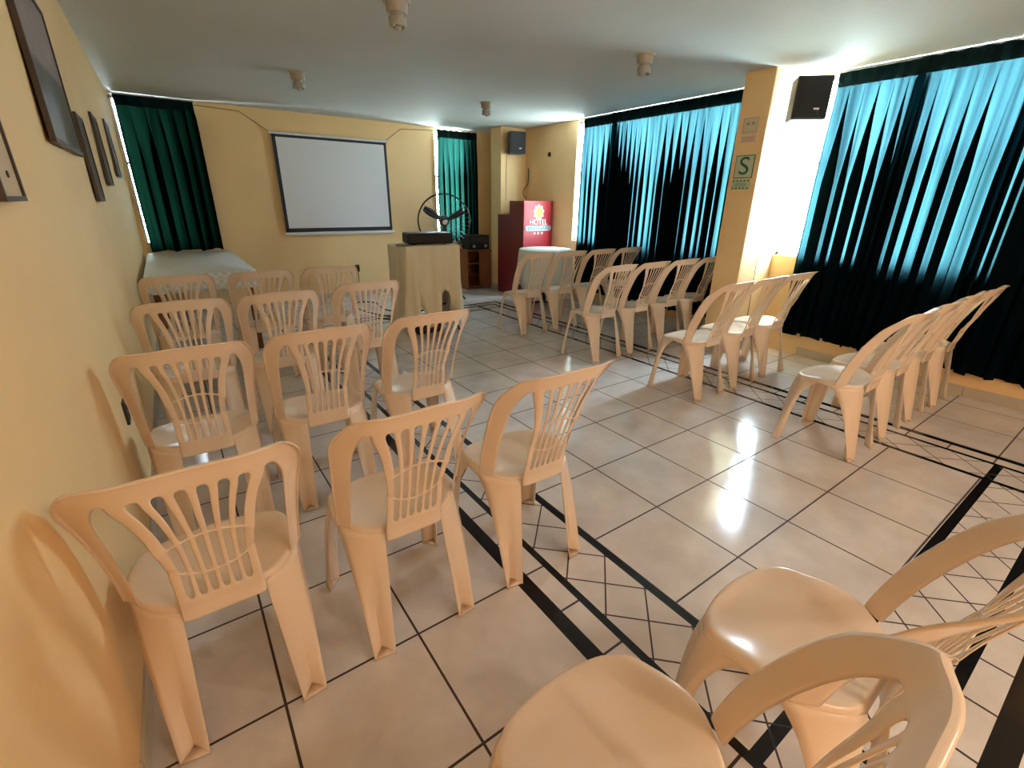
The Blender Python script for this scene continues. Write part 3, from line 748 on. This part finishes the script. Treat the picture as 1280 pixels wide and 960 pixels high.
# ------------------------------------------------------------------ small round table with cloth
t = thing('round_table', 'small round table under a pale cloth in front of the lectern', 'table', (4.54, 5.53, 0))
MB().lathe([(.385, .805), (.385, .828)], (4.54, 5.53, 0), 40).build('tabletop', WOOD, t)
MB().lathe([(.03, .03), (.03, .805)], (4.54, 5.53, 0), 12).build('pedestal', BLACKMET, t, smooth=True)
for k in range(4):
    a = PI/4+PI/2*k; MB().tube([(4.54, 5.53, .05), (4.54+.28*math.cos(a), 5.53+.28*math.sin(a), .015)], .015, 8).build('leg', BLACKMET, t)
V = []; N = 72; R_ = [(0.99, .832), (1.01, .826), (1.03, .78), (1.06, .65), (1.10, .50), (1.14, .36)]
for j, (r, z) in enumerate(R_):
    for k in range(N):
        a = 2*PI*k/N; q = max(0, (j-1)/4); rr = .39*r*(1+.05*q*math.sin(k*.87)); dz = -.10*q*abs(math.sin(2*a+.4)) if j > 2 else 0
        V.append((4.54+rr*math.cos(a), 5.53+rr*math.sin(a), z+dz))
V.append((4.54, 5.53, .833))
F = [(j*N+k, j*N+(k+1) % N, (j+1)*N+(k+1) % N, (j+1)*N+k) for j in range(5) for k in range(N)]+[(5*N+N, k, (k+1) % N) for k in range(N)]
o = MB().add(V, F).build('tablecloth', CLOTHW, smooth=True, angle=60); applied(o, [('SOLIDIFY', dict(thickness=.003, offset=-1))])
tag(o, 'pale cloth over the small round table, bright top catching window light', 'tablecloth')

# ------------------------------------------------------------------ wall speakers
def speaker(c, sx, sy, sz, rz, label, wallpt):
    t = thing('wall_speaker', label, 'speaker', c, rz, 'wall speakers')
    b = MB(); x, y, z = sx/2, sy/2, sz/2
    prof = [(-x, -y*.9, -z), (x, -y*.9, -z), (x*.72, y, -z), (-x*.72, y, -z)]
    def loc(o): o.parent = t; o.matrix_parent_inverse = Matrix(); return o
    loc(b.prism(prof, (0, 0, sz)).build('cabinet', DKSPK, bev=.012))
    loc(MB().box((-x*.9, -y*.9-.008, -z*.93), (x*.9, -y*.9, z*.93)).build('grille', mat('speaker_grille', (.012, .012, .014), .7, bump=.5, bscale=400), bev=.004))
    loc(MB().box((x*.15, -y*.9-.011, -z*.55), (x*.45, -y*.9-.008, -z*.47)).build('badge', STEEL))
    loc(MB().box((-.025, y, -.03), (.025, y+wallpt, .03)).build('bracket', BLACKMET))
    return t
speaker((4.80, 2.34, 2.335), .29, .24, .33, math.radians(-42), 'black speaker on the sign pillar beside the bright window gap', .10)
speaker((4.86, 6.78, 2.35), .27, .22, .32, math.radians(-14), 'small black speaker on the far corner pillar above the red lectern', .09)
cable([(4.80, 6.94, 2.2), (4.795, 6.944, 1.9), (4.79, 6.944, 1.5)], 'thin wire running down the pillar from the far speaker', .003, m=WIRE)
cable([(5.19, 6.86, 2.0), (5.185, 6.86, 1.78), (5.15, 6.87, 1.72), (5.11, 6.89, 1.64), (5.14, 6.90, 1.56), (5.17, 6.89, 1.53)], 'short dark cable loop hanging in the corner above the lectern', .008)
cable([(4.80, 2.535, 2.2), (4.83, 2.535, 2.15), (4.86, 2.535, 2.13), (4.84, 2.535, 2.10), (4.81, 2.535, 2.13), (4.80, 2.537, 2.0), (4.86, 2.537, 1.2), (4.93, 2.54, .1)], 'thin wire hanging down the window side of the sign pillar', .004, m=WIRE)
o = MB().lathe([(.035, 0), (.035, .004), (.022, .006)], (5.197, 6.33, 2.18), 20, (-1, 0, 0)).build('wall_box', BLACK); tag(o, 'dark round hole cover on the wall above the red lectern', 'wall box')

# ------------------------------------------------------------------ signs on the pillar
def on_x(x, y, z): return Matrix.Translation((x, y, z)) @ Matrix.Rotation(-PI/2, 4, 'Z') @ Matrix.Rotation(PI/2, 4, 'X')
xs = 4.599
t = thing('safety_sign', 'square pale sign with a green letter S on the pillar', 'sign', (xs, 2.69, 1.81))
MB().box((xs-.004, 2.597, 1.712), (xs, 2.783, 1.912)).build('frame', GREEN, t)
MB().box((xs-.006, 2.604, 1.719), (xs-.003, 2.776, 1.905)).build('plate', SIGNW, t)
me = text_mesh('lettering', 'S', .22, GREEN, t, on_x(xs-.007, 2.690, 1.812) @ Matrix.Scale(1.1, 4, (1, 0, 0)), .001)
t = thing('striped_sign', 'small sign with green hazard stripes beneath the S sign', 'sign', (xs, 2.69, 1.65))
MB().box((xs-.004, 2.605, 1.615), (xs, 2.785, 1.700)).build('plate', SIGNW, t)
b = MB()
for k in range(5):
    for z in (1.684, 1.617):
        y = 2.622+.036*k; b.prism([(xs-.0045, y, z), (xs-.0045, y+.016, z), (xs-.0045, y+.008, z+.014), (xs-.0045, y-.008, z+.014)], (-.001, 0, 0))
b.build('stripes', GREEN, t)
b = MB()
for k in range(3): b.box((xs-.0055, 2.635+.004*k, 1.642+.012*k), (xs-.004, 2.755-.004*k, 1.647+.012*k))
b.build('small_print', mat('faint_green_print', (.16, .25, .16), .6), t)
t = thing('capacity_notice', 'faded paper notice with a red strip, top of the pillar signs', 'sign', (xs, 2.70, 2.12))
MB().box((xs-.003, 2.625, 2.085), (xs, 2.775, 2.225)).build('sheet', PAPER, t)
b = MB()
for a, c, z0, z1 in ((2.628, 2.772, 2.216, 2.219), (2.628, 2.772, 2.105, 2.108), (2.765, 2.768, 2.105, 2.219), (2.632, 2.635, 2.105, 2.219)): b.box((xs-.004, a, z0), (xs-.003, c, z1))
for y in (2.675, 2.725):
    b.prism([(xs-.003, y-.018, 2.165), (xs-.003, y+.018, 2.165), (xs-.003, y+.012, 2.185), (xs-.003, y-.012, 2.185)], (-.001, 0, 0))
b.build('print', mat('faint_print', (.32, .25, .16), .7), t)
MB().box((xs-.003, 2.628, 2.020), (xs, 2.770, 2.075)).build('red_strip_sheet', PAPER, t)
b = MB()
for z in (2.028, 2.045, 2.060): b.box((xs-.004, 2.640, z), (xs-.003, 2.760, z+.006))
b.build('red_print', PINK, t)

# ------------------------------------------------------------------ pictures on the left wall
def picture(y0, y1, z0, z1, depth, label, fm, pm, fw=.03, dots=False):
    ym, zm = (y0+y1)/2, (z0+z1)/2; x = wall_x(ym, zm)+.004
    t = thing('framed_picture', label, 'picture', (x, ym, zm), 0, 'pictures on the left wall')
    def loc(o): o.parent = t; o.matrix_parent_inverse = Matrix(); return o
    hy, hz = (y1-y0)/2, (z1-z0)/2
    b = MB()
    b.box((0, -hy, -hz), (depth, -hy+fw, hz)); b.box((0, hy-fw, -hz), (depth, hy, hz)); b.box((0, -hy+fw, -hz), (depth, hy-fw, -hz+fw)); b.box((0, -hy+fw, hz-fw), (depth, hy-fw, hz))
    loc(b.build('frame', fm)); loc(MB().box((0, -hy+fw, -hz+fw), (depth-.006, hy-fw, hz-fw)).build('picture_sheet', pm))
    if dots:
        d = MB()
        for k in range(3): d.lathe([(.008, 0), (.008, .003)], (depth-.006, hy*.1, -hz*.78+.07*k), 12, (1, 0, 0))
        d.prism([(depth-.006, -hy*.1, .02), (depth-.006, hy*.15, .00), (depth-.006, hy*.1, .12), (depth-.006, -hy*.2, .14)], (.001, 0, 0))
        loc(d.build('motif', DKWOOD))
    return t
picture(2.56, 3.42, 1.665, 2.27, .018, 'large dark landscape picture high on the left wall', DKWOOD, PICT, .018)
picture(1.58, 1.80, 1.465, 2.02, .016, 'light framed panel with dark dots at the left picture edge', DKWOOD, mat('light_panel', (.55, .42, .25), .5), .012, True)
picture(3.68, 4.02, 1.45, 1.90, .016, 'slim dark framed picture, nearest of the three in a line on the left wall', DKWOOD, DKWOOD, .02)
picture(4.66, 5.08, 1.555, 2.02, .016, 'slim dark framed picture, middle of the three in a line on the left wall', DKWOOD, DKWOOD, .02)
picture(5.92, 6.42, 1.65, 2.12, .016, 'slim dark framed picture nearest the dark green corner curtain', DKWOOD, DKWOOD, .02)

# ------------------------------------------------------------------ sockets
def socket(c, nrm, label):
    t = thing('wall_socket', label, 'socket', c, 0, 'wall sockets'); nx, ny = nrm
    b = MB()
    if nx: b.box((c[0], c[1]-.035, c[2]-.055), (c[0]+.012*nx, c[1]+.035, c[2]+.055))
    else: b.box((c[0]-.035, c[1], c[2]-.055), (c[0]+.035, c[1]+.012*ny, c[2]+.055))
    b.build('cover_plate', mat('dark_socket', (.03, .022, .016), .5), t, bev=.003)
    for dz in (-.022, .022):
        MB().lathe([(.014, 0), (.014, .003)], (c[0]+.012*nx, c[1]+.012*ny, c[2]+dz), 14, (nx, ny, 0)).build('outlet', BLACK, t)
    return t
socket((wall_x(2.6, .56), 2.60, .56), (1, 0), 'dark socket on the left wall behind the second chair')
t = socket((2.42, YF, .44), (0, -1), 'dark socket with a plug on the far wall below the screen')
MB().box((2.395, YF-.05, .425), (2.445, YF-.012, .475)).build('plug', BLACK, t, bev=.006)
cable([(2.42, 7.715, .425), (2.41, 7.70, .30), (2.40, 7.70, .12), (2.38, 7.60, .012), (2.30, 7.3, .010)], 'black power lead dropping from the socket below the screen', .006)

# ------------------------------------------------------------------ ceiling lamp holders with spiral bulbs
def lamp(x, y, label):
    t = thing('ceiling_lamp', label, 'lamp', (x, y, H), 0, 'ceiling lamp holders')
    MB().lathe([(.078, -.012), (.082, 0)], (x, y, H), 20).build('base_plate', CERAM, t, smooth=True)
    MB().lathe([(.058, -.065), (.064, -.05), (.068, -.012)], (x, y, H), 20).build('lamp_holder', CERAM, t, smooth=True)
    P = []
    for k in range(70):
        a = k*.42; P.append((x+.048*math.cos(a), y+.048*math.sin(a), H-.085-.048*k/70))
    b = MB().tube(P, .009, 6); b.lathe([(.034, -.085), (.040, -.065)], (x, y, H), 16); b.lathe([(.008, -.152), (.024, -.138), (.028, -.085)], (x, y, H), 12)
    b.build('spiral_bulb', mat('bulb_glass', (.38, .38, .34), .3), t, smooth=True)
lamp(1.32, 5.42, 'small ceiling lamp holder above the projection screen side, farthest left')
lamp(3.49, 5.49, 'small ceiling lamp holder near the far corner speaker')
lamp(3.45, 3.03, 'small ceiling lamp holder left of the sign pillar')
lamp(1.41, 3.22, 'small ceiling lamp holder cut by the top edge of the picture')

def fill_lamp(x, y, label, watts):  # unseen fill lamp, added to warm and brighten the near end
    t = thing('ceiling_lamp', label, 'lamp', (x, y, H), 0, 'added fill lamps')
    MB().lathe([(.078, -.012), (.082, 0)], (x, y, H), 20).build('base_plate', CERAM, t, smooth=True)
    MB().lathe([(.058, -.065), (.064, -.05), (.068, -.012)], (x, y, H), 20).build('lamp_holder', CERAM, t, smooth=True)
    l = bpy.data.lights.new('fill_light', 'POINT'); l.energy = watts; l.color = (1, .88, .74); l.shadow_soft_size = .10
    o = bpy.data.objects.new('fill_light', l); COL.objects.link(o); o.location = (x, y, H-.18)
fill_lamp(1.1, -1.6, 'unseen warm fill lamp added behind the viewer on the left', 28)
fill_lamp(2.9, -1.6, 'unseen warm fill lamp added behind the viewer on the right', 30)
